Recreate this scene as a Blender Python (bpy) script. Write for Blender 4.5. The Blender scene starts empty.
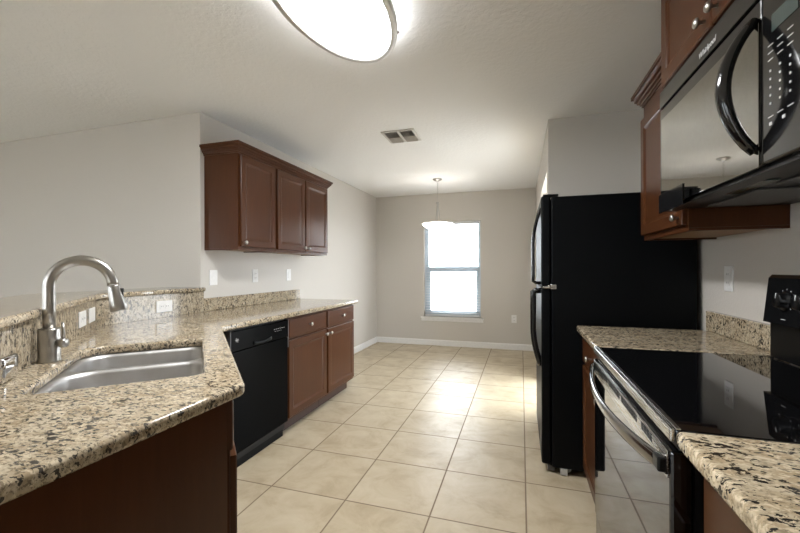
import bpy, bmesh, math, random
from mathutils import Vector, Matrix
PI = math.pi
C = bpy.context.scene.collection
S = bpy.context.scene
random.seed(4)

# ------------------------------------------------------------------ camera
F_PX, YAW, CY, ROLL, EYE = 386.65, 0.3037, 268.44, -0.0031, 1.2385
cam = bpy.data.cameras.new('camera'); cam_o = bpy.data.objects.new('camera', cam); C.objects.link(cam_o)
cam.sensor_width = 36; cam.lens = F_PX * 36 / 800; cam.shift_y = (CY - 266.5) / 800
cam.clip_start = 0.02
cam_o.matrix_world = Matrix.Translation((0, 0, EYE)) @ Matrix.Rotation(YAW, 4, 'Z') @ Matrix.Rotation(PI/2, 4, 'X') @ Matrix.Rotation(ROLL, 4, 'Z')
S.camera = cam_o
# ------------------------------------------------------------------ sky, exposure
W = bpy.data.worlds.new('sky'); S.world = W; W.use_nodes = True
bg = W.node_tree.nodes['Background']; bg.inputs[0].default_value = (0.86, 0.93, 1.0, 1); bg.inputs[1].default_value = 5.0
S.view_settings.view_transform = 'Standard'; S.view_settings.look = 'None'
S.view_settings.gamma = 1; S.view_settings.use_curve_mapping = False
S.view_settings.exposure = 1.38
LAMP = 22.0          # radiance of the ceiling light's diffuser

# ------------------------------------------------------------------ materials
def nodes(name):
    m = bpy.data.materials.new(name); m.use_nodes = True
    nt = m.node_tree; return m, nt, nt.nodes['Principled BSDF']
def N(nt, typ, **k):
    n = nt.nodes.new(typ)
    for a, b in k.items():
        if a.startswith('i_'):
            n.inputs[int(a[2:]) if a[2:].isdigit() else a[2:]].default_value = b
        else: setattr(n, a, b)
    return n
def L(nt, a, b): nt.links.new(a, b)
def coords(nt, scale=(1, 1, 1), rot=(0, 0, 0)):
    t = N(nt, 'ShaderNodeTexCoord'); mp = N(nt, 'ShaderNodeMapping')
    mp.inputs['Scale'].default_value = scale; mp.inputs['Rotation'].default_value = rot
    L(nt, t.outputs['Object'], mp.inputs[0]); return mp.outputs[0]
def noise(nt, v, scale, detail=3, rough=.55, dist=0):
    n = N(nt, 'ShaderNodeTexNoise'); n.inputs['Scale'].default_value = scale; n.inputs['Detail'].default_value = detail
    n.inputs['Roughness'].default_value = rough; n.inputs['Distortion'].default_value = dist
    L(nt, v, n.inputs['Vector']); return n.outputs['Fac']
def ramp(nt, fac, stops, interp='LINEAR'):
    r = N(nt, 'ShaderNodeValToRGB'); e = r.color_ramp.elements; r.color_ramp.interpolation = interp
    while len(e) < len(stops): e.new(.5)
    for el, (p, c) in zip(e, stops):
        el.position = p; el.color = (c, c, c, 1) if not isinstance(c, tuple) else (*c, 1)
    L(nt, fac, r.inputs[0]); return r.outputs[0]
def mix(nt, fac, a, b, mode='MIX'):
    n = N(nt, 'ShaderNodeMix', data_type='RGBA', blend_type=mode)
    for s, v in ((0, fac), (6, a), (7, b)):
        if hasattr(v, 'links'): L(nt, v, n.inputs[s])
        else: n.inputs[s].default_value = v if not isinstance(v, tuple) else (*v, 1)
    return n.outputs[2]
def math_n(nt, op, a, b=None, c=None):
    n = N(nt, 'ShaderNodeMath', operation=op)
    for i, v in enumerate((a, b, c)):
        if v is None: continue
        if hasattr(v, 'links'): L(nt, v, n.inputs[i])
        else: n.inputs[i].default_value = v
    return n.outputs[0]
def bump(nt, h, bsdf, strength=.2, dist=.01):
    b = N(nt, 'ShaderNodeBump'); b.inputs['Strength'].default_value = strength; b.inputs['Distance'].default_value = dist
    L(nt, h, b.inputs['Height']); L(nt, b.outputs[0], bsdf.inputs['Normal'])
def plain(name, col, rough=.5, metal=0, spec=.5, coat=0, var=.04, vscale=40, rvar=0):
    m, nt, b = nodes(name)
    v = coords(nt); n = noise(nt, v, vscale)
    lo = tuple(c * (1 - var) for c in col); hi = tuple(min(1, c * (1 + var)) for c in col)
    L(nt, ramp(nt, n, [(.3, lo), (.7, hi)]), b.inputs['Base Color'])
    b.inputs['Roughness'].default_value = rough; b.inputs['Metallic'].default_value = metal
    b.inputs['Specular IOR Level'].default_value = spec; b.inputs['Coat Weight'].default_value = coat
    if rvar: L(nt, ramp(nt, n, [(.3, rough - rvar), (.7, rough + rvar)]), b.inputs['Roughness'])
    return m
def paint(name, col, bscale, bstr, rough=.6, spec=.3):
    m, nt, b = nodes(name); v = coords(nt)
    L(nt, ramp(nt, noise(nt, v, 1.3), [(.3, tuple(c*.985 for c in col)), (.7, col)]), b.inputs['Base Color'])
    b.inputs['Roughness'].default_value = rough; b.inputs['Specular IOR Level'].default_value = spec
    h = ramp(nt, noise(nt, v, bscale, 4, .5), [(.42, 0.), (.6, 1.)])
    bump(nt, h, b, bstr, .004); return m
def granite(name, base, mid, dark, stretch=(1, 1, 1), rot=(0, 0, 0), fleck=0., black=.93, brn=.75):
    m, nt, b = nodes(name); v = coords(nt, stretch, rot)
    big = noise(nt, v, 14, 4, .65, .4)
    c = mix(nt, ramp(nt, big, [(.40, 0.), (.60, 1.)]), base, mid)
    cream = ramp(nt, noise(nt, v, 60, 4, .65, .5), [(.50, 0.), (.60, 1.)])
    c = mix(nt, math_n(nt, 'MULTIPLY', cream, .8), c, tuple(min(1, x * 1.32) for x in base))
    brown = ramp(nt, noise(nt, v, 95, 4, .65, .4), [(.53, 0.), (.585, 1.)])
    c = mix(nt, math_n(nt, 'MULTIPLY', brown, brn), c, tuple(x * .38 for x in mid))
    n1 = noise(nt, v, 74, 4, .62, .4); n2 = noise(nt, v, 20, 2, .5)
    thr = math_n(nt, 'MULTIPLY_ADD', n2, .34, n1)
    blk = ramp(nt, thr, [(.742 - fleck, 0.), (.768 - fleck, 1.)])
    c = mix(nt, math_n(nt, 'MULTIPLY', blk, black), c, dark)
    L(nt, c, b.inputs['Base Color'])
    b.inputs['Roughness'].default_value = .09; b.inputs['Specular IOR Level'].default_value = .55
    return m
def wood(name, dark, light, axis='z', rough=.31, coat=.08):
    m, nt, b = nodes(name)
    sc = {'z': (9, 9, .9), 'x': (.9, 9, 9), 'y': (9, .9, 9)}[axis]
    v = coords(nt, sc); g = noise(nt, v, 6, 5, .6, .5)
    v2 = coords(nt, (2, 2, .6)); g2 = noise(nt, v2, 2.2, 2)
    c = mix(nt, g, dark, light); c = mix(nt, ramp(nt, g2, [(.3, 0.), (.7, .35)]), c, tuple(x*.75 for x in dark))
    L(nt, c, b.inputs['Base Color'])
    b.inputs['Roughness'].default_value = rough; b.inputs['Coat Weight'].default_value = coat; b.inputs['Coat Roughness'].default_value = .2
    b.inputs['Specular IOR Level'].default_value = .17
    bump(nt, g, b, .03, .002); return m
def steel(name, col=(.60, .58, .55), rough=.27, sc=(4, 4, 160), st=.05):
    m, nt, b = nodes(name); v = coords(nt, sc); g = noise(nt, v, 3, 3)
    L(nt, ramp(nt, g, [(.3, tuple(c*.9 for c in col)), (.7, col)]), b.inputs['Base Color'])
    b.inputs['Metallic'].default_value = 1; L(nt, ramp(nt, g, [(.3, rough-.05), (.7, rough+.06)]), b.inputs['Roughness'])
    return m
def emit(name, col, strength):
    m, nt, b = nodes(name); b.inputs['Base Color'].default_value = (*col, 1)
    b.inputs['Emission Color'].default_value = (*col, 1); b.inputs['Emission Strength'].default_value = strength
    return m
def floor_mat():
    m, nt, b = nodes('tile_floor'); s, gx, gy = .4608, -.4405, 2.3452
    t = N(nt, 'ShaderNodeTexCoord'); sp = N(nt, 'ShaderNodeSeparateXYZ'); L(nt, t.outputs['Object'], sp.inputs[0])
    ux = math_n(nt, 'DIVIDE', math_n(nt, 'SUBTRACT', sp.outputs[0], gx), s)
    uy = math_n(nt, 'DIVIDE', math_n(nt, 'SUBTRACT', sp.outputs[1], gy), s)
    def line(u):
        fr = math_n(nt, 'FRACT', u); d = math_n(nt, 'MINIMUM', fr, math_n(nt, 'SUBTRACT', 1, fr))
        return d
    d = math_n(nt, 'MINIMUM', line(ux), line(uy))
    mask = ramp(nt, d, [(.0060, 1.), (.0105, 0.)])
    cmb = N(nt, 'ShaderNodeCombineXYZ'); L(nt, math_n(nt, 'FLOOR', ux), cmb.inputs[0]); L(nt, math_n(nt, 'FLOOR', uy), cmb.inputs[1])
    wn = N(nt, 'ShaderNodeTexWhiteNoise'); L(nt, cmb.outputs[0], wn.inputs['Vector'])
    off = N(nt, 'ShaderNodeVectorMath', operation='MULTIPLY_ADD'); L(nt, wn.outputs['Color'], off.inputs[0])
    off.inputs[1].default_value = (9, 9, 9); L(nt, t.outputs['Object'], off.inputs[2])
    n = noise(nt, off.outputs[0], 5.5, 6, .62, .5)
    c = ramp(nt, n, [(.30, (.40, .315, .200)), (.5, (.50, .415, .285)), (.72, (.57, .49, .355))])
    c = mix(nt, mask, c, (.20, .145, .095))
    L(nt, c, b.inputs['Base Color'])
    L(nt, mix(nt, mask, ramp(nt, n, [(.3, .40), (.7, .31)]), (.8, .8, .8)), b.inputs['Roughness'])
    b.inputs['Specular IOR Level'].default_value = .5
    h = math_n(nt, 'SUBTRACT', math_n(nt, 'MULTIPLY', n, .25), mask)
    bump(nt, h, b, .25, .003); return m
def glass_mat():
    m, nt, b = nodes('window_glass')
    b.inputs['Base Color'].default_value = (1, 1, 1, 1); b.inputs['Roughness'].default_value = 0
    b.inputs['Transmission Weight'].default_value = 1; b.inputs['IOR'].default_value = 1.02
    return m

M = dict(
    wall=paint('wall_paint', (.59, .555, .505), 90, .10),
    ceil=paint('ceiling_paint', (.88, .875, .86), 40, .24, .8, .2),
    trim=plain('white_trim', (.80, .79, .77), .35),
    floor=floor_mat(),
    granite=granite('beige_granite', (.48, .405, .29), (.36, .28, .18), (.028, .025, .023), (.85, 1.5, 1.2), (0, 0, -.55), .014),
    granite_diag=granite('beige_granite_fine', (.42, .355, .26), (.31, .25, .17), (.035, .030, .026), (1.0, 1.0, .6), (.4, 0, .4), .004, .8),
    granite_bold=granite('cream_granite_bold', (.62, .525, .375), (.47, .36, .225), (.010, .010, .011), (.85, 1.45, 1.1), (0, 0, .5), .010, .97, .5),
    wood=wood('cherry_wood', (.058, .0190, .0064), (.092, .0330, .0115)),
    wood_h=wood('cherry_wood_rail', (.058, .0190, .0064), (.092, .0330, .0115), 'x'),
    wood_in=plain('cabinet_underside', (.30, .185, .10), .5),
    toe=plain('toe_kick_wood', (.035, .014, .009), .5),
    nickel=plain('brushed_nickel', (.44, .42, .39), .30, 1, var=.02),
    chrome=plain('chrome', (.78, .78, .78), .07, 1),
    steel=steel('brushed_steel', (.56, .55, .53), .26, (2, 150, 150)),
    dsteel=plain('dark_polished_steel', (.22, .215, .21), .16, 1),
    sink=steel('sink_steel', (.62, .61, .60), .42, (8, 8, 8)),
    black=plain('black_enamel', (.0040, .0042, .0045), .33, 0, .25),
    black_dw=plain('black_appliance_front', (.0035, .0036, .0038), .22, 0, .02),
    black_tex=plain('black_textured_steel', (.0024, .0028, .0033), .40, 0, .10),
    gloss=plain('black_gloss', (.006, .006, .0065), .10, 0, .5, .3),
    bglass=plain('black_glass', (.004, .004, .0045), .025, 0, .5, .2),
    mirror=plain('dark_mirror_glass', (.30, .292, .27), .035, 1, .5),
    grey=plain('grey_plastic', (.10, .10, .105), .45),
    display=plain('display_glass', (.055, .075, .07), .08),
    print=plain('white_print', (.62, .62, .62), .5),
    plate=plain('white_plate', (.80, .79, .77), .3),
    slot=plain('dark_slot', (.03, .03, .03), .6),
    vent=plain('vent_white', (.60, .57, .53), .5),
    diffuser=emit('diffuser', (.97, .985, 1), LAMP),
    ring=plain('satin_nickel_ring', (.66, .65, .63), .42, .85),
    glow=emit('side_glow', (.97, .985, 1), 3.2),
    bowlglass=emit('lit_frosted_bowl', (1, .95, .88), 2.4),
    blind=plain('blind_vinyl', (.72, .73, .74), .5),
    vinyl=plain('window_vinyl', (.60, .68, .74), .35),
    glass=glass_mat(),
    ground=plain('pale_ground', (.55, .53, .50), .9),
    rubber=plain('foot_plastic', (.45, .44, .40), .5),
)

# ------------------------------------------------------------------ mesh helpers
class MB:
    def __init__(s): s.bm = bmesh.new()
    def _merge(s, b, mat=None):
        if mat is not None: b.transform(mat)
        me = bpy.data.meshes.new('tmp'); b.to_mesh(me); b.free(); s.bm.from_mesh(me); bpy.data.meshes.remove(me)
        return s
    def box(s, x0, x1, y0, y1, z0, z1, bev=0, seg=2, mat=None):
        b = bmesh.new(); bmesh.ops.create_cube(b, size=1)
        for v in b.verts:
            v.co = Vector((x0 + (v.co.x + .5) * (x1 - x0), y0 + (v.co.y + .5) * (y1 - y0), z0 + (v.co.z + .5) * (z1 - z0)))
        bmesh.ops.recalc_face_normals(b, faces=b.faces)
        if bev: bmesh.ops.bevel(b, geom=list(b.edges), offset=bev, segments=seg, profile=.5, affect='EDGES')
        return s._merge(b, mat)
    def prism(s, pts, z0, z1, bev=0, mat=None):
        b = bmesh.new(); lo = [b.verts.new((x, y, z0)) for x, y in pts]
        f = b.faces.new(lo); r = bmesh.ops.extrude_face_region(b, geom=[f])
        for v in [g for g in r['geom'] if isinstance(g, bmesh.types.BMVert)]: v.co.z = z1
        bmesh.ops.recalc_face_normals(b, faces=b.faces)
        if bev: bmesh.ops.bevel(b, geom=list(b.edges), offset=bev, segments=2, affect='EDGES')
        return s._merge(b, mat)
    def lathe(s, prof, n=32, mat=None):          # prof: [(r,z)] about local Z
        b = bmesh.new(); rings = []
        for r, z in prof:
            rings.append([b.verts.new((max(r, 1e-5) * math.cos(2*PI*i/n), max(r, 1e-5) * math.sin(2*PI*i/n), z)) for i in range(n)])
        for a, c in zip(rings, rings[1:]):
            for i in range(n): b.faces.new((a[i], a[(i+1) % n], c[(i+1) % n], c[i]))
        bmesh.ops.remove_doubles(b, verts=b.verts, dist=2e-5)
        bmesh.ops.recalc_face_normals(b, faces=b.faces)
        for f in b.faces: f.smooth = True
        return s._merge(b, mat)
    def tube(s, path, rad, n=16, mat=None, flat=None, cap=True):
        b = bmesh.new(); P = [Vector(p) for p in path]; rings = []; up = None
        for i, p in enumerate(P):
            t = (P[min(i+1, len(P)-1)] - P[max(i-1, 0)]).normalized()
            if up is None:
                up = Vector((0, 0, 1)) if abs(t.z) < .9 else Vector((1, 0, 0))
            a = (up - t * up.dot(t)).normalized(); c = t.cross(a); up = a
            r = rad[i] if isinstance(rad, (list, tuple)) else rad
            ra, rc = (r, r) if flat is None else (r * flat[0], r * flat[1])
            rings.append([b.verts.new(p + a * ra * math.cos(2*PI*k/n) + c * rc * math.sin(2*PI*k/n)) for k in range(n)])
        for A, B in zip(rings, rings[1:]):
            for k in range(n): b.faces.new((A[k], A[(k+1) % n], B[(k+1) % n], B[k]))
        for f in b.faces: f.smooth = True
        if cap: b.faces.new(rings[0]); b.faces.new(rings[-1])
        bmesh.ops.recalc_face_normals(b, faces=b.faces)
        return s._merge(b, mat)
    def loft(s, loops, cap0=False, cap1=False, smooth=True, mat=None):
        b = bmesh.new(); R = [[b.verts.new(p) for p in l] for l in loops]; n = len(R[0])
        for A, B in zip(R, R[1:]):
            for k in range(n):
                f = b.faces.new((A[k], A[(k+1) % n], B[(k+1) % n], B[k])); f.smooth = smooth
        if cap0: b.faces.new(R[0])
        if cap1: b.faces.new(R[-1])
        bmesh.ops.recalc_face_normals(b, faces=b.faces)
        return s._merge(b, mat)
    def build(s, name, m, parent=None, label=None, smooth=False):
        me = bpy.data.meshes.new(name); s.bm.to_mesh(me); s.bm.free()
        me.materials.append(M[m] if isinstance(m, str) else m)
        o = bpy.data.objects.new(name, me); C.objects.link(o)
        if parent: o.parent = parent
        if label: o['label'] = label
        if smooth:
            for p in me.polygons: p.use_smooth = True
        return o
def thing(name, label, cat, loc=(0, 0, 0), rz=0, group=None):
    o = bpy.data.objects.new(name, None); C.objects.link(o); o.location = loc; o.rotation_euler = (0, 0, rz)
    o.empty_display_size = .1; tag(o, label, cat, group); return o
def tag(o, label, cat, group=None):
    o['label'] = label; o['category'] = cat
    if group: o['group'] = group
    return o
def struct(o): o['kind'] = 'structure'; return o
def fillet(pts, radii, n=6):
    out = []; k = len(pts)
    for i in range(k):
        p = Vector(pts[i]); r = radii[i]
        if not r: out.append(p.to_tuple()); continue
        a = (Vector(pts[i-1]) - p).normalized(); c = (Vector(pts[(i+1) % k]) - p).normalized()
        ang = a.angle(c); d = r / math.tan(ang / 2); o = p + (a + c).normalized() * (r / math.sin(ang / 2))
        s = p + a * d - o; e = p + c * d - o; th = s.angle(e); sg = 1 if s.x*e.y - s.y*e.x > 0 else -1
        for j in range(n + 1):
            q = Matrix.Rotation(sg * th * j / n, 2) @ s; out.append((o + q).to_tuple())
    return out
def slab(name, outer, holes, z0, z1, bev, m, parent=None):
    """stone slab with rounded edges and cut-outs"""
    cu = bpy.data.curves.new('slab', 'CURVE'); cu.dimensions = '2D'; cu.fill_mode = 'BOTH'
    for pts in [outer] + holes:
        sp = cu.splines.new('POLY'); sp.points.add(len(pts) - 1); sp.use_cyclic_u = True
        for q, (x, y) in zip(sp.points, pts): q.co = (x, y, 0, 1)
    cu.extrude = (z1 - z0) / 2 - bev; cu.bevel_depth = bev; cu.bevel_resolution = 2; cu.offset = -bev
    t = bpy.data.objects.new('slab', cu); C.objects.link(t); bpy.context.view_layer.update()
    me = bpy.data.meshes.new_from_object(t.evaluated_get(bpy.context.evaluated_depsgraph_get()))
    bpy.data.objects.remove(t); bpy.data.curves.remove(cu)
    me.transform(Matrix.Translation((0, 0, (z0 + z1) / 2))); me.materials.clear(); me.materials.append(M[m])
    me.name = name; o = bpy.data.objects.new(name, me); C.objects.link(o)
    if parent: o.parent = parent
    return o
def text_part(name, body, size, m, parent, mat, label=None, shear=0, ext=.0006):
    cu = bpy.data.curves.new('t', 'FONT'); cu.body = body; cu.size = size; cu.extrude = ext; cu.align_x = 'CENTER'; cu.align_y = 'CENTER'; cu.shear = shear
    t = bpy.data.objects.new('t', cu); C.objects.link(t); bpy.context.view_layer.update()
    me = bpy.data.meshes.new_from_object(t.evaluated_get(bpy.context.evaluated_depsgraph_get()))
    bpy.data.objects.remove(t); bpy.data.curves.remove(cu)
    me.transform(mat); me.materials.clear(); me.materials.append(M[m]); me.name = name
    o = bpy.data.objects.new(name, me); C.objects.link(o); o.parent = parent
    if label: o['label'] = label
    return o
FRONT = Matrix.Rotation(PI/2, 4, 'X')           # local XY drawing -> a face looking to local -Y
def on_front(x, y, z): return Matrix.Translation((x, y, z)) @ FRONT

# ------------------------------------------------------------------ the setting
XL, XR, YB, HC, YW, XA, YA = -2.33, .942, 6.108, 2.4365, 2.355, .211, 3.336
XFAR, YREAR = -6.6, -3.0
struct(MB().box(XFAR - .15, XR + .15, YREAR - .15, YB + .15, -.12, 0).build('floor', 'floor'))
struct(MB().box(XFAR - .15, XR + .15, YREAR - .15, YB + .15, HC, HC + .12).build('ceiling', 'ceil'))
struct(MB().box(XFAR - .15, XL, YW, YB, .0005, HC - .0005, .004, 2).build('wall_left', 'wall'))
struct(MB().box(XR, XR + .15, YREAR, YA + .12, .0005, HC - .0005).build('wall_right', 'wall'))
DY0, DY1 = 3.52, 4.52      # unglazed opening added to the dining side wall for more daylight, hidden behind the refrigerator
struct(MB().box(XA, XR - .0005, YA, YA + .12, .0005, HC - .0005).box(XA, XA + .12, YA + .12, DY0, .0005, HC - .0005)
       .box(XA, XA + .12, DY1, YB, .0005, HC - .0005).box(XA, XA + .12, DY0, DY1, 2.06, HC - .0005).build('wall_alcove', 'wall'))
# back wall with the window opening
WX0, WX1, WZ0, WZ1 = -1.508, -.603, .462, 1.985
mb = MB()
for a in ((XFAR - .15, WX0, 0.0005, HC - .0005), (WX1, XR + .15, 0.0005, HC - .0005), (WX0, WX1, 0.0005, WZ0), (WX0, WX1, WZ1, HC - .0005)):
    mb.box(a[0], a[1], YB + .0005, YB + .15, a[2], a[3])
struct(mb.build('wall_back', 'wall'))
# the living area behind and beside the camera: unseen bare openings added to let daylight in
def wall_with_openings(name, axis, pos, thick, u0, u1, openings):
    mb = MB(); cuts = sorted(openings); cur = u0
    def bx(a, b, z0, z1):
        if axis == 'x': mb.box(pos, pos + thick, a, b, z0, z1)
        else: mb.box(a, b, pos, pos + thick, z0, z1)
    for a, b, z0, z1 in cuts:
        bx(cur, a, .0005, HC - .0005)
        if z0 > .01: bx(a, b, .0005, z0)
        bx(a, b, z1, HC - .0005); cur = b
    bx(cur, u1, .0005, HC - .0005)
    return struct(mb.build(name, 'wall'))
wall_with_openings('wall_far_left', 'x', XFAR - .15, .15, YREAR, YW, [(-1.6, -.5, .0005, 2.05)])
wall_with_openings('wall_rear', 'y', YREAR - .15, .15, XFAR, XR, [(-4.4, -3.4, .9, 2.1), (-2.2, -1.65, .0005, 2.05)])
struct(MB().box(-60, 60, -60, 60, -.30, -.25).build('ground', 'ground'))
# baseboards
def base_profile(mb, a, b, n):
    """baseboard from a to b, n = direction into the room"""
    a = Vector((*a, 0)); b = Vector((*b, 0)); n = Vector((*n, 0))
    pr = [(.0005, .001), (.014, .001), (.014, .075), (.009, .088), (.004, .092), (.0005, .092)]
    mb.loft([[a + n*d + Vector((0, 0, z)) for d, z in pr], [b + n*d + Vector((0, 0, z)) for d, z in pr]], True, True, False)
    return mb
struct(base_profile(MB(), (XL, 3.70), (XL, YB), (1, 0)).build('baseboard_left', 'trim'))
struct(base_profile(MB(), (XL + .015, YB), (XA - .015, YB), (0, -1)).build('baseboard_back', 'trim'))
struct(base_profile(MB(), (XA, DY1 + .06), (XA, YB), (-1, 0)).build('baseboard_right', 'trim'))
# window
win = struct(MB().box(WX0, WX1, YB + .085, YB + .135, WZ0, WZ0 + .05).box(WX0, WX1, YB + .085, YB + .135, WZ1 - .035, WZ1)
             .box(WX0, WX0 + .065, YB + .085, YB + .135, WZ0, WZ1).box(WX1 - .045, WX1, YB + .085, YB + .135, WZ0, WZ1).build('window_1', 'vinyl'))
MB().box(WX0 + .03, WX1 - .03, YB + .075, YB + .125, 1.185, 1.265, .004).box(WX0 + .065, WX0 + .095, YB + .08, YB + .125, WZ0 + .05, 1.185).box(WX1 - .072, WX1 - .045, YB + .08, YB + .125, WZ0 + .05, 1.185).box(WX0 + .065, WX1 - .045, YB + .08, YB + .125, WZ0 + .05, WZ0 + .09).build('lower_sash', 'vinyl', win)
MB().box(WX0 + .03, WX1 - .03, YB + .108, YB + .112, WZ0 + .03, WZ1 - .02).build('pane', 'glass', win)
MB().box(WX0 - .05, WX1 + .05, YB - .035, YB - .0005, WZ0 - .024, WZ0, .006).box(WX0 - .04, WX1 + .04, YB - .016, YB - .0005, WZ0 - .07, WZ0 - .0245, .003).build('sill', 'trim', win)

# window blind, slats turned flat
bl = thing('window_blind', 'white horizontal slat blind hanging open in the dining window', 'blind', ((WX0+WX1)/2, YB + .04, WZ0))
hw = (WX1 - WX0) / 2 - .012; H_ = WZ1 - WZ0
MB().box(-hw, hw, -.025, .025, H_ - .045, H_ - .002, .003).build('headrail', 'blind', bl)
mb = MB(); k = 0; z = H_ - .085
while z > .055:
    mb.box(-hw + .005, hw - .005, -.024, .024, z, z + .003, mat=Matrix.Translation((0, 0, z)) @ Matrix.Rotation(.02, 4, 'X') @ Matrix.Translation((0, 0, -z))); z -= .043
mb.build('slats', 'blind', bl)
MB().box(-hw + .005, hw - .005, -.024, .024, .012, .034, .003).build('bottom_rail', 'blind', bl)
mb = MB()
for x in (-.32, 0, .32): mb.tube([(x, -.026, .02), (x, -.026, H_ - .03)], .0012, 6)
mb.build('ladder_cords', 'blind', bl)
MB().tube([(-.38, -.034, H_ - .03), (-.385, -.036, H_ - .62)], .004, 8).build('tilt_wand', 'blind', bl)
MB().tube([(.30, -.034, H_ - .03), (.302, -.036, H_ - .70)], .0015, 6).lathe([(0, 0), (.007, .004), (.004, .03), (0, .032)], 10, Matrix.Translation((.302, -.036, H_ - .73))).build('lift_cord', 'grey', bl)

# ------------------------------------------------------------------ cabinet pieces
def door_mesh(mb, x0, x1, z0, z1, y=-.02, t=.019, fr=.057, rec=.008):
    """recessed panel door; front plane at y, back at y+t"""
    def ring(i, yy): return [(x0+i, yy, z0+i), (x1-i, yy, z0+i), (x1-i, yy, z1-i), (x0+i, yy, z1-i)]
    mb.loft([ring(0, y+t), ring(0, y+.004), ring(.004, y), ring(fr-.006, y), ring(fr, y+.004), ring(fr+.012, y+rec), ring(fr+.014, y+rec)], True, True, False)
    return mb
def drawer_mesh(mb, x0, x1, z0, z1, y=-.02, t=.019):
    def ring(i, yy): return [(x0+i, yy, z0+i), (x1-i, yy, z0+i), (x1-i, yy, z1-i), (x0+i, yy, z1-i)]
    mb.loft([ring(0, y+t), ring(0, y+.006), ring(.003, y+.003), ring(.010, y)], True, True, False); return mb
def knob(parent, x, z, y=-.02):
    return MB().lathe([(.0055, 0), (.0055, .012), (.0075, .015), (.0145, .019), (.0155, .024), (.012, .029), (0, .031)], 20,
               on_front(x, y, z)).build('knob', 'nickel', parent)
def base_cabinet(name, label, loc, rz, w, depth, knob_x, hinge=None, drawer_knob='knob'):
    t = thing(name, label, 'cabinet', loc, rz)
    MB().box(.001, w - .001, 0, depth, .105, .876).build('body', 'wood', t)
    MB().box(.001, w - .001, .07, .088, .001, .1045).build('toe_kick', 'toe', t)
    d = drawer_mesh(MB(), .012, w - .012, .717, .862).build('drawer', 'wood_h', t)
    knob(d, w / 2, .79)
    d = door_mesh(MB(), .012, w - .012, .128, .700).build('door', 'wood', t)
    knob(d, knob_x, .664); return t
def wall_cabinet(name, label, loc, rz, w, depth, z0, z1, doors, dz0=.025, dz1=.05):
    """doors: [(x0, x1, knob_x)]"""
    t = thing(name, label, 'cabinet', (loc[0], loc[1], z0), rz); h = z1 - z0
    MB().box(.0008, w - .0008, 0, depth, .012, h).build('body', 'wood', t)
    MB().box(.001, w - .001, 0, .02, 0, .0115).box(.001, .018, .0205, depth, 0, .0115).box(w - .018, w - .001, .0205, depth, 0, .0115).build('bottom_rim', 'wood_h', t)
    MB().box(.02, w - .02, .022, depth - .002, .008, .0115).build('bottom_panel', 'wood_in', t, 'lighter brown underside panel')
    for x0, x1, kx in doors:
        d = door_mesh(MB(), x0, x1, dz0, h - dz1).build('door', 'wood', t); knob(d, kx, dz0 + .032)
    return t
CROWN = [(0, 0), (.007, 0), (.007, .011), (.013, .012), (.015, .020), (.024, .024), (.026, .034), (.035, .038), (.037, .052), (.041, .056), (.048, .058), (.048, .076), (0, .076)]
def crown(name, label, pts, z, open_in):
    """pts: plan polyline of the cabinet faces, moulding grows to the right-hand side of travel"""
    P = [Vector(p) for p in pts]; loops = []
    for i, p in enumerate(P):
        ds = []
        if i > 0: ds.append((P[i] - P[i-1]).normalized())
        if i < len(P) - 1: ds.append((P[i+1] - P[i]).normalized())
        ns = [Vector((d.y, -d.x)) for d in ds]
        n = ns[0] if len(ns) == 1 else (ns[0] + ns[1]) / (1 + ns[0].dot(ns[1]))
        loops.append([(p.x + n.x * (d + .001), p.y + n.y * (d + .001), z + h) for d, h in CROWN])
    o = MB().loft(loops, True, True, False).build(name, 'wood_h'); return tag(o, label, 'moulding')

# ---- left run of base cabinets and dishwasher (facing +X)
FX = -1.665
R90, RM90, R135 = PI/2, -PI/2, 3*PI/4
base_cabinet('base_cabinet', 'dark cherry base cabinet right beside the black dishwasher', (FX, 2.482, 0), R90, .606, .655, .567)
base_cabinet('base_cabinet', 'dark cherry base cabinet at the far end of the left counter', (FX, 3.090, 0), R90, .580, .655, .040)

dw = thing('dishwasher', 'black built-in dishwasher under the left granite counter', 'dishwasher', (FX + .02, 1.880, 0), R90)
MB().box(.004, .594, .03, .58, .06, .868).build('tub', 'black', dw)
MB().box(.004, .594, 0, .028, .115, .735, .005, 3).build('door_panel', 'black_dw', dw)
cp = MB().box(.004, .594, -.006, .028, .738, .862, .006, 3).build('control_panel', 'black_dw', dw)
MB().tube([(.20 + i*.019, -.0075 - .004*math.sin(PI*i/10), .765 - .012*math.sin(PI*i/10)) for i in range(11)], .011, 10, flat=(1, .35)).build('latch_handle', 'black_tex', cp)
mb = MB()
for i in range(6): mb.box(.42 + i*.022, .434 + i*.022, -.0066, -.0058, .815, .8175)
for i in range(4): mb.box(.43 + i*.022, .438 + i*.022, -.0066, -.0058, .800, .8025)
mb.build('button_legends', 'print', cp)
MB().box(.045, .049, -.0066, -.0058, .798, .820).box(.058, .062, -.0066, -.0058, .794, .816).box(.040, .068, -.0066, -.0058, .806, .809).build('badge', 'print', cp)
MB().box(.004, .594, .045, .06, .002, .105).build('toe_panel', 'black_tex', dw)
for x0, z0 in ((0, .738), (.594, .66)): MB().box(x0, x0 + .006, -.004, .03, z0, .868).build('side_strip', 'grey', dw, 'grey trim strip at the edge of the front')

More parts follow.
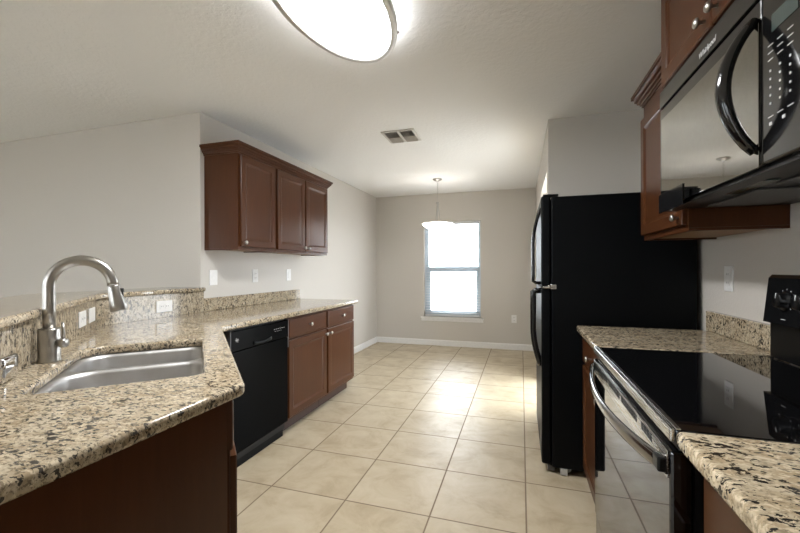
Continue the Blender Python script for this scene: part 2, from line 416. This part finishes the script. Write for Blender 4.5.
# ---- sink base in the 45 degree corner
def diag(t, s): return ((s - t) / 2, (s + t) / 2)        # t = Y-X, s = X+Y
sc = thing('sink_cabinet', 'dark corner cabinet with plain end panel under the sink counter', 'cabinet', (0, 0, 0))
MB().box(-.803, -.785, .075, .885, .002, .876).build('end_panel', 'wood', sc, 'plain dark side panel at the peninsula end')
DL = math.hypot(-1.66 + .79, 1.78 - .91)
def dm(): return Matrix.Translation((-.790, .902, 0)) @ Matrix.Rotation(R135, 4, 'Z')
MB().box(.0, DL, .0005, .020, .105, .876, mat=dm()).build('face_frame', 'wood', sc)
MB().box(.02, DL, .07, .088, .002, .1045, mat=dm()).build('toe_kick', 'toe', sc)
for nm, a in (('door', (.016, DL/2 - .004)), ('door', (DL/2 + .004, DL - .10))):
    b_ = MB(); door_mesh(b_, a[0], a[1], .128, .700); b_.bm.transform(dm()); d = b_.build(nm, 'wood', sc)
    b_ = MB().lathe([(.0055, 0), (.0055, .012), (.0145, .019), (.0155, .024), (.012, .029), (0, .031)], 20, on_front(a[1] - .03 if a[0] < .1 else a[0] + .03, -.02, .664)); b_.bm.transform(dm()); b_.build('knob', 'nickel', d)
b_ = MB(); drawer_mesh(b_, .016, DL - .10, .717, .862, -.012, .012); b_.bm.transform(dm()); b_.build('false_drawer_front', 'wood_h', sc)

# ---- granite: left counter with the sink cut-out
SINK_T0, SINK_T1, SINK_S0, SINK_S1 = 1.905, 2.872, -.588, .022
def sink_loop(t0, t1, s0, s1, r_rear, r_front, n=8):
    # corner order: anticlockwise seen from above
    p = [diag(t0, s0), diag(t0, s1), diag(t1, s1), diag(t1, s0)]
    return fillet(p, [min(r_rear, .045), r_front, r_front, r_rear], n)
ct_pts = [(-1.62, 3.705), (-2.328, 3.705), (-2.328, 1.568), (-.752, -.008), (-.752, .920), (-1.62, 1.788)]
ct = slab('kitchen_countertop', fillet(ct_pts, [.012, 0, 0, 0, .045, .03]), [sink_loop(SINK_T0, SINK_T1, SINK_S0, SINK_S1, .09, .04)[::-1]], .8785, .9135, .010, 'granite')
tag(ct, 'long speckled beige granite countertop angled around the kitchen sink', 'countertop')
o = MB().box(-2.3285, -2.300, 2.358, 3.703, .9145, 1.014, .003).build('granite_backsplash', 'granite')
tag(o, 'low granite backsplash strip behind the left counter below the wall cabinets', 'backsplash')
# raised bar: half wall, granite facing, bar top
hw_pts = [(-2.3305, 2.354), (-2.445, 2.354), (-2.445, 1.516), (-.92, -.009), (-.758, -.009), (-2.3305, 1.5635)]
struct(MB().prism(hw_pts, .0005, 1.069).build('wall_peninsula', 'wall'))
rc = .7200
bf = MB().prism([(-2.300, 2.3555), (-2.329, 2.3555), (-2.329, 1.5665), (-.756, -.0065), (-.753, .033), (-2.300, 1.580)], .9145, 1.0690).build('bar_facing', 'granite_diag')
tag(bf, 'polished granite facing on the raised bar wall behind the faucet', 'backsplash')
bt_pts = [(-2.280, 2.3535), (-2.66, 2.3535), (-2.66, 1.427), (-1.10, -.133), (-.73, .038), (-2.280, 1.588)]
bt = slab('breakfast_bar', fillet(bt_pts, [0, 0, .1, .02, .02, .05]), [], 1.0700, 1.100, .009, 'granite')
tag(bt, 'raised granite breakfast bar top turning along the angled half wall', 'breakfast bar')

# ---- undermount double sink
sk = thing('kitchen_sink', 'stainless double bowl sink set under the angled granite counter', 'sink', (*diag(2.39, -.28), .8775))
def bowl(t0, t1, s0, s1, rr, rf, depth):
    loops = []
    for inset, z in ((-.012, .8775), (0, .8765), (.004, .862), (.010, .80), (.016, .8775 - depth + .04), (.026, .8775 - depth + .015), (.05, .8775 - depth + .002), (.085, .8775 - depth)):
        k = inset * 1.414
        q = sink_loop(t0 + k, t1 - k, s0 + k, s1 - k, max(rr - inset*.5, .02), max(rf - inset*.5, .02))
        loops.append([(x - sk.location.x, y - sk.location.y, z - sk.location.z - (.0005)) for x, y in q])
    return MB().loft(loops, False, True).build('bowl', 'sink', sk)
TD = 2.440
bowl(SINK_T0 + .004, TD - .010, SINK_S0 + .004, SINK_S1 - .004, .10, .05, .215)
bowl(TD + .026, SINK_T1 - .004, SINK_S0 + .004, SINK_S1 - .004, .09, .05, .19)
def rel(q): return [(x - sk.location.x, y - sk.location.y) for x, y in q]
slab('rim', rel(sink_loop(SINK_T0 - .02, SINK_T1 + .02, SINK_S0 - .02, SINK_S1 + .02, .10, .05)),
     [rel(sink_loop(SINK_T0 + .004, TD - .010, SINK_S0 + .004, SINK_S1 - .004, .10, .05))[::-1], rel(sink_loop(TD + .026, SINK_T1 - .004, SINK_S0 + .004, SINK_S1 - .004, .09, .05))[::-1]],
     -.0034, -.0014, .0004, 'sink', sk)
for t0, dz in ((2.17, .215), (2.66, .19)):
    x, y = diag(t0, -.28)
    MB().lathe([(.0, .002), (.02, .002), (.03, .004), (.043, .006), (.045, .003), (.045, .001)], 28, Matrix.Translation((x - sk.location.x, y - sk.location.y, -dz))).build('drain', 'chrome', sk)

# ---- faucet
fx, fy = diag(2.522, -.658)
fa = thing('kitchen_faucet', 'brushed nickel gooseneck pull-down faucet behind the sink', 'faucet', (fx, fy, .9142), PI/4)
MB().lathe([(.0, 0), (.034, 0), (.034, .005), (.0315, .008), (.0315, .112), (.030, .1165), (.022, .119), (0, .119)], 36).build('base', 'nickel', fa)
RA, ZT = .091, .266
path = [(0, 0, .11), (0, 0, .18)] + [(RA - RA*math.cos(a), 0, ZT + RA*math.sin(a)) for a in [PI*i/24 for i in range(0, 24)]]
e = Vector(path[-1]); dn = (Vector(path[-1]) - Vector(path[-2])).normalized()
path.append(tuple(e + dn*.012))
MB().tube(path, .0185, 20).build('spout', 'nickel', fa)
hp = [tuple(e + dn*d) for d in (.0135, .018, .05, .090, .108, .111)]
hd = MB().tube(hp, [.0190, .0198, .0225, .0275, .0285, .026], 24).build('spray_head', 'nickel', fa)
q = e + dn*.03
MB().box(q.x + .018, q.x + .029, -.007, .007, q.z - .035, q.z + .005, .003).build('spray_button', 'slot', hd, 'black rocker button')
# single lever on the side
LV = Matrix.Rotation(-.48, 4, 'Z')
b_ = MB().lathe([(.0, .028), (.013, .028), (.013, .040), (.0165, .042), (.0165, .056), (.013, .060), (0, .060)], 20, LV @ Matrix.Translation((0, 0, .066)) @ Matrix.Rotation(PI/2, 4, 'Y'))
lv = b_.build('handle_hub', 'nickel', fa)
b_ = MB().tube([(.050, 0, .079), (.050, 0, .10), (.047, 0, .138)], [.006, .005, .0045], 10); b_.bm.transform(LV); b_.build('lever', 'nickel', lv)

# ---- polished fitting left of the faucet
cx_, cy_ = diag(2.165, -.7195)
o = MB().box(-.052, .052, -.026, -.0008, .001, .074, .0115, 4, mat=Matrix.Translation((cx_, cy_, .9142)) @ Matrix.Rotation(R135, 4, 'Z')).build('metal_fitting', 'chrome', smooth=True)
tag(o, 'small rounded polished metal fitting against the granite facing left of the faucet', 'fitting')

# ---- electrical plates
def plate(name, label, cat, loc, rz, w, h, kind, group=None):
    """local: face looks to -Y, centred"""
    t = thing(name, label, cat, loc, rz, group)
    MB().box(-w/2, w/2, -.0065, -.0006, -h/2, h/2, .0025, 2).build('cover_plate', 'plate', t)
    if kind == 'rocker':
        MB().box(-.017, .017, -.0105, -.0066, -.034, .034, .002).build('rocker', 'plate', t)
    elif kind == 'toggle':
        MB().box(-.006, .006, -.018, -.0066, -.004, .014, .002).build('toggle', 'plate', t)
    elif kind in ('outlet', 'outlet_h'):
        for s in (-1, 1):
            a, b = (0, s*.020) if kind == 'outlet' else (s*.020, 0)
            r = MB().box(a - .0165, a + .0165, -.0085, -.0066, b - .0145, b + .0145, .0015).build('receptacle', 'plate', t)
            MB().box(a - .008, a - .0055, -.0089, -.0086, b - .003, b + .006).box(a + .0055, a + .008, -.0089, -.0086, b - .003, b + .006).build('slots', 'slot', r)
    return t
plate('blank_plate', 'plain white wall plate under the near end of the wall cabinets', 'wall plate', (XL, 2.480, 1.170), R90, .083, .120, 'blank')
plate('wall_outlet', 'white wall outlet under the middle of the left wall cabinets', 'outlet', (XL, 2.985, 1.175), R90, .078, .120, 'outlet')
plate('light_switch', 'white light switch plate under the far left wall cabinet', 'light switch', (XL, 3.520, 1.175), R90, .078, .120, 'rocker')
plate('wall_outlet', 'sideways white outlet on the granite facing nearest the wall corner', 'outlet', (-2.300, 2.012, .988), R90, .122, .076, 'outlet_h')
for t_, lb in ((3.418, 'sideways white outlet just right of the faucet on the angled granite, nearer the faucet'), (3.690, 'sideways white plate on the angled granite next to its corner, beside another plate')):
    x, y = diag(t_, -.7195); plate('wall_outlet' if t_ < 3.5 else 'light_switch', lb, 'outlet' if t_ < 3.5 else 'light switch', (x, y, .994), R135, .122, .076, 'outlet_h' if t_ < 3.5 else 'blank')
plate('wall_outlet', 'white outlet low on the back wall right of the window', 'outlet', (-.106, YB, .467), 0, .075, .118, 'outlet')
plate('wall_outlet', 'white outlet on the right wall beside the black refrigerator', 'outlet', (XR, 2.215, 1.185), RM90, .078, .120, 'outlet')

# ---- left wall cabinets
UX = -2.018
wall_cabinet('wall_cabinet', 'dark cherry single door wall cabinet nearest the sink, with exposed end', (UX, 2.392, 0), R90, .456, .310, 1.382, 2.114, [(.016, .440, .045)], .025, .016)
wall_cabinet('wall_cabinet', 'dark cherry two door wall cabinet on the left wall farther from the sink', (UX, 2.850, 0), R90, .930, .310, 1.382, 2.114, [(.016, .458, .430), (.474, .914, .502)], .025, .016)
crown('crown_moulding', 'cherry crown moulding along the top of the left wall cabinets', [(-2.326, 3.781), (UX, 3.781), (UX, 2.391), (-2.326, 2.391)][::-1], 2.1065, 1)

# ------------------------------------------------------------------ right side (facing -X)
# far base cabinet, counter and backsplash
base_cabinet('base_cabinet', 'cherry base cabinet between the refrigerator and the range', (.345, 2.375, 0), RM90, .590, .590, .550)
o = slab('granite_counter', fillet([(.297, 2.390), (.297, 1.777), (.938, 1.777), (.938, 2.390)], [.012, .006, 0, 0]), [], .8785, .9135, .010, 'granite')
tag(o, 'short granite countertop between the refrigerator and the range', 'countertop')
o = MB().box(.912, .9405, 1.790, 2.388, .9145, 1.014, .003).build('granite_backsplash', 'granite')
tag(o, 'short granite backsplash piece on the right wall beside the range', 'backsplash')
# near base cabinet and counter
base_cabinet('base_cabinet', 'cherry base cabinet in the right foreground, near side of the range', (.345, .882, 0), RM90, .760, .590, .70)
o = slab('granite_counter', fillet([(.293, .905), (.293, .10), (.938, .10), (.938, .905)], [.012, .0, 0, .0]), [], .8785, .9135, .010, 'granite_bold')
tag(o, 'cream granite countertop with bold black flecks in the right foreground', 'countertop')

# range
RW = .862
rg = thing('kitchen_range', 'black and stainless range with smooth glass cooktop', 'range', (.300, 1.772, 0), RM90)
MB().box(.002, RW - .002, .030, .610, .03, .893).build('body', 'black', rg)
MB().box(.0, RW, -.004, .560, .894, .911, .004, 2).build('cooktop', 'bglass', rg)
MB().box(0, RW, -.014, -.0045, .886, .9135, .003, 2).box(0, RW, -.004, .006, .9115, .9150, .001).build('front_trim', 'steel', rg, 'stainless strip along the cooktop front edge')
MB().box(.004, RW - .004, .004, .029, .868, .8925).build('vent_gap', 'black', rg)
dr = MB().box(.004, RW - .004, -.012, .029, .230, .865, .006, 2).build('oven_door', 'bglass', rg)
tb = MB().box(.012, RW - .012, -.0155, -.0123, .806, .862, .001).build('door_band', 'steel', dr, 'stainless band with dark vent slots')
for x0, n in ((.15, 6), (.305, 7), (.47, 8), (.675, 4)):
    for i in range(n): MB().box(x0 + i*.021, x0 + i*.021 + .015, -.0162, -.0150, .838, .857).build('vent_slot', 'slot', tb)
hpath = [(.012 + (RW - .024) * i / 24, -.016 - .050 * math.sin(PI*i/24)**.75, .832 - .014 * math.sin(PI*i/24)) for i in range(25)]
hn = MB().tube(hpath, .0155, 14, flat=(1.2, .55)).build('door_handle', 'dsteel', dr)
MB().box(RW - .040, RW - .006, -.034, -.016, .818, .848, .004).build('handle_mount', 'black', dr)
MB().box(.004, RW - .004, -.008, .029, .060, .225, .005).build('storage_drawer', 'bglass', rg)
# console at the back
MB().box(.006, RW - .006, .575, .636, .9115, 1.045).build('back_riser', 'black', rg)
cs = MB().loft([[(x, y, z) for x in (xx,) for y, z in ((.553, 1.040), (.570, 1.200), (.580, 1.212), (.636, 1.212), (.636, 1.040))] for xx in (.006, RW - .006)], True, True, False).build('console', 'gloss', rg)
tilt = math.atan2(.017, .16)
def con(x, u): return Matrix.Translation((x, .553 + .017*u, 1.040 + .16*u)) @ Matrix.Rotation(-tilt, 4, 'X') @ FRONT
for x in (.118, .218, .648, .748):
    kb = MB().lathe([(0, .0), (.034, .0005), (.034, .004), (.027, .006), (.025, .026), (.022, .029), (0, .029)], 24, con(x, .52)).build('control_knob', 'black', cs)
    MB().box(-.0015, .0015, .006, .024, .0290, .0305, mat=con(x, .52)).build('pointer', 'print', kb)
    m_ = MB()
    for k in range(9):
        a = math.radians(-130 + k*32.5); m_.box(-.001, .001, .038, .042, .0003, .0010, mat=con(x, .52) @ Matrix.Rotation(a, 4, 'Z'))
    m_.build('dial_marks', 'print', cs)
MB().box(-.10, .10, -.025, .025, .0004, .0014, mat=con(RW/2, .55)).build('clock_display', 'display', cs)
for x in (.118, .218, .648, .748): MB().box(x - .012, x + .012, -.001, .001, .0004, .0012, mat=con(0, .12)).build('burner_legend', 'print', cs)

# far wall cabinet
wall_cabinet('wall_cabinet', 'cherry wall cabinet between the microwave and the refrigerator', (.625, 2.352, 0), RM90, .575, .315, 1.382, 2.090, [(.014, .561, .53)], .025, .075)
def crown_run(name, label, pts, z):
    return crown(name, label, pts, z, 1)
crown_run('crown_moulding', 'cherry crown moulding on the wall cabinet beside the refrigerator', [(.938, 2.353), (.625, 2.353), (.625, 1.779)], 2.0905)
# cabinet over the microwave
MX = .527
wall_cabinet('wall_cabinet', 'tall-set cherry two door cabinet directly above the microwave', (MX + .02, 1.774, 0), RM90, .868, .390, 1.930, 2.330, [(.014, .430, .395), (.438, .854, .473)], .012, .03)
crown_run('crown_moulding', 'cherry crown moulding on the cabinet above the microwave', [(.938, 1.775), (MX + .02, 1.775), (MX + .02, .905), (.938, .905)], 2.3305)

# microwave
MW = .862
mw = thing('microwave', 'black over-the-range microwave with mirrored glass door', 'microwave', (MX, 1.770, 1.458), RM90)
MB().box(0, MW, .022, .412, .010, .468, .003).build('body', 'black', mw)
MB().box(0, MW, -.002, .0215, .404, .468, .003).build('top_vent_panel', 'gloss', mw)
dx1 = .676
dr = MB().box(0, dx1, 0, .0215, .016, .398, .004).build('door', 'gloss', mw)
MB().box(.020, dx1 - .008, -.0022, -.0004, .012, .356, .001).build('door_glass', 'mirror', dr, 'mirror-like grey glass')
hz = [.010 + (.05) + .30*i/16 for i in range(17)]
MB().tube([(dx1 - .018, -.004 - .062*math.sin(PI*i/16)**.8, .050 + .305*i/16) for i in range(17)], [.011 + .004*math.sin(PI*i/16) for i in range(17)], 14, flat=(1.0, 1.25)).build('door_handle', 'gloss', dr)
cp = MB().box(dx1 + .003, MW, 0, .0215, .016, .398, .004).build('control_panel', 'gloss', mw)
MB().box(dx1 + .040, dx1 + .125, -.0012, -.0003, .296, .334).build('display', 'display', cp)
kp = [(c*.033, .018, .270 - r*.016, .0018) for r in range(3) for c in range(3)] + [(.006 + c*.033, .0048, .212 - r*.018, .0045) for r in range(5) for c in range(3)]
kp += [(c*.033, .018, .112, .0018) for c in range(3)] + [(.004 + c*.045, .009, .094, .007) for c in range(2)]
for x, w_, z, h_ in kp: MB().box(dx1 + .026 + x, dx1 + .026 + x + w_, -.0012, -.0003, z, z + h_).build('key_legend', 'print', cp)
text_part('lettering', 'Whirlpool', .026, 'print', mw, on_front(MW/2 - .02, -.0028, .427), 'small silver lettering', .15)
# underside: front lip, filters and lamp cover
MB().box(0, .17, -.004, .060, .000, .0095, .002).box(.17, MW, .012, .060, .000, .0095, .002).build('front_lip', 'black', mw)
MB().box(0, .235, -.0055, -.0025, -.006, .066, .001).build('corner_grille', 'gloss', mw)
for x0 in (.07, .47): MB().box(x0, x0 + .32, .13, .33, .004, .0095, .002).build('grease_filter', 'grey', mw)
MB().box(.33, .53, .070, .110, .005, .0095, .001).build('lamp_cover', 'display', mw)

# refrigerator
rf = thing('refrigerator', 'tall black top-freezer refrigerator standing in the alcove', 'refrigerator', (.115, 3.300, 0), RM90)
FW = .82
MB().box(.004, FW, .058, .795, .045, 1.665, .006, 2).build('body', 'black_tex', rf)
fd = MB().box(0, FW, 0, .054, 1.128, 1.672, .012, 3).build('freezer_door', 'black_tex', rf)
rd = MB().box(0, FW, 0, .054, .058, 1.116, .012, 3).build('refrigerator_door', 'black_tex', rf)
hx = FW - .050
def bow(z0, z1, up):
    pts = []
    for i in range(15):
        u = i / 14; z = z0 + (z1 - z0) * u
        d = .047 * math.sin(PI/2 * min(1, (1 - u if up else u) * 1.9 + .02)) ** .9
        pts.append((hx, .002 - d, z))
    return pts
ht = bow(1.158, 1.605, True); MB().tube([(hx, .004, 1.148), (hx, -.030, 1.148)] + ht, .0135, 12, flat=(.75, 1.3)).build('handle', 'gloss', fd)
hb = bow(.640, 1.090, False); MB().tube(hb + [(hx, -.030, 1.100), (hx, .004, 1.100)], .0135, 12, flat=(.75, 1.3)).build('handle', 'gloss', rd)
MB().box(FW - .004, FW + .012, .010, .075, 1.117, 1.127, .002).lathe([(0, 0), (.011, 0), (.011, .010), (.006, .014), (0, .014)], 16, Matrix.Translation((FW + .004, .045, 1.1225))).box(FW + .0005, FW + .006, .052, .085, 1.112, 1.140, .002).build('centre_hinge', 'chrome', rf, 'chrome hinge between the two doors')
MB().box(FW - .09, FW - .02, .012, .10, 1.6725, 1.684, .003).build('hinge_cap', 'black', rf)
MB().box(.03, FW - .03, .035, .075, .012, .0445).build('kick_grille', 'grey', rf)
for yy in (.150, .70):
    for x in (.06, FW - .06): MB().lathe([(0, -.012), (.018, -.012), (.021, -.009), (.021, .009), (.018, .012), (0, .012)], 18, Matrix.Translation((x, yy, .0225)) @ Matrix.Rotation(PI/2, 4, 'Y')).build('roller', 'rubber', rf)
MB().box(FW - .045, FW - .002, .105, .145, .004, .044, .003).build('leveling_foot', 'rubber', rf)

# ------------------------------------------------------------------ ceiling things
cl = thing('ceiling_light', 'large oval ceiling light with glowing white diffuser', 'ceiling light', (-.755, 1.50, HC - .0006))
def oval(a, b, z, n=72): return [(a*math.cos(2*PI*i/n), b*math.sin(2*PI*i/n), z) for i in range(n)]
MB().loft([oval(.195, .395, 0), oval(.205, .408, -.02), oval(.205, .408, -.046), oval(.19, .395, -.048)], True, False).build('side_diffuser', 'glow', cl)
MB().loft([oval(.204, .408, -.049), oval(.232, .438, -.052), (oval(.239, .446, -.068)), oval(.237, .444, -.088), oval(.230, .436, -.094), oval(.212, .417, -.096), oval(.205, .409, -.092), oval(.204, .408, -.049)]).build('metal_ring', 'ring', cl)
MB().loft([oval(.2035, .4075, -.082), oval(.200, .404, -.087), oval(.17, .36, -.092), oval(.10, .22, -.096), oval(.01, .02, -.098)], False, True).build('diffuser', 'diffuser', cl)
for a in (2.50, .62, 3.9, 5.6):
    MB().lathe([(0, 0), (.006, 0), (.007, .004), (.004, .009), (0, .010)], 12, Matrix.Translation((.239*math.cos(a), .446*math.sin(a), -.070)) @ Matrix.Rotation(a, 4, 'Z') @ Matrix.Rotation(PI/2, 4, 'Y')).build('ring_screw', 'nickel', cl)

av = thing('air_vent', 'white ceiling air vent with dark louvres', 'air vent', (-1.025, 3.335, HC - .0006), .02)
MB().box(-.15, .15, -.15, -.125, -.010, 0, .002).box(-.15, .15, .125, .15, -.010, 0, .002).box(-.15, -.125, -.125, .125, -.010, 0, .002).box(.125, .15, -.125, .125, -.010, 0, .002).box(-.012, .012, -.125, .125, -.009, 0).build('frame', 'vent', av)
MB().box(-.125, .125, -.125, .125, -.0012, 0).build('duct', 'slot', av, 'dark opening behind the louvres')
mb = MB()
for sx in (-.0685, .0685):
    for i in range(9):
        y = -.112 + i*.028; a = .55 if i < 5 else -.85
        mb.box(-.055, .055, -.013, .013, -.0008, .0008, mat=Matrix.Translation((sx, y, -.0105)) @ Matrix.Rotation(a, 4, 'X'))
mb.build('louvres', 'vent', av)

pl = thing('pendant_light', 'glass bowl pendant lamp hanging before the dining window', 'pendant lamp', (-1.068, 5.10, HC - .0006))
MB().lathe([(0, 0), (.062, 0), (.062, -.008), (.050, -.020), (.018, -.030), (.006, -.040), (0, -.040)], 28).build('canopy', 'nickel', pl)
mb = MB(); z = -.040; i = 0
while z > -.30:
    n_ = 12; r1, r2 = .0065, .011
    ring = [(r1*math.cos(2*PI*k/n_) * (1 if i % 2 else 0), r1*math.cos(2*PI*k/n_) * (0 if i % 2 else 1), z - .010 + r2*math.sin(2*PI*k/n_)) for k in range(n_ + 1)]
    mb.tube(ring, .0016, 6); z -= .0175; i += 1
mb.build('chain', 'nickel', pl)
MB().lathe([(0, -.300), (.010, -.303), (.022, -.315), (.016, -.330), (.008, -.345), (.007, -.62), (.012, -.635), (0, -.64)], 20).build('stem', 'nickel', pl)
mb = MB()
for k in range(3):
    a = 2*PI*k/3 + .4
    mb.tube([((.010 + .035*u)*math.cos(a), (.010 + .035*u)*math.sin(a), -.325 - .275*u**.8) for u in [j/12 for j in range(13)]], .0045, 8)
mb.build('arms', 'nickel', pl)
MB().lathe([(.206, -.598), (.209, -.601), (.195, -.618), (.160, -.650), (.105, -.678), (.045, -.692), (.012, -.694), (.012, -.690), (.045, -.687), (.104, -.673), (.157, -.646), (.190, -.615), (.206, -.598)], 48).build('glass_bowl', 'bowlglass', pl)
MB().lathe([(0, -.70), (.020, -.697), (.024, -.703), (.012, -.715), (.008, -.725), (.012, -.733), (0, -.742)], 20).build('finial', 'nickel', pl)
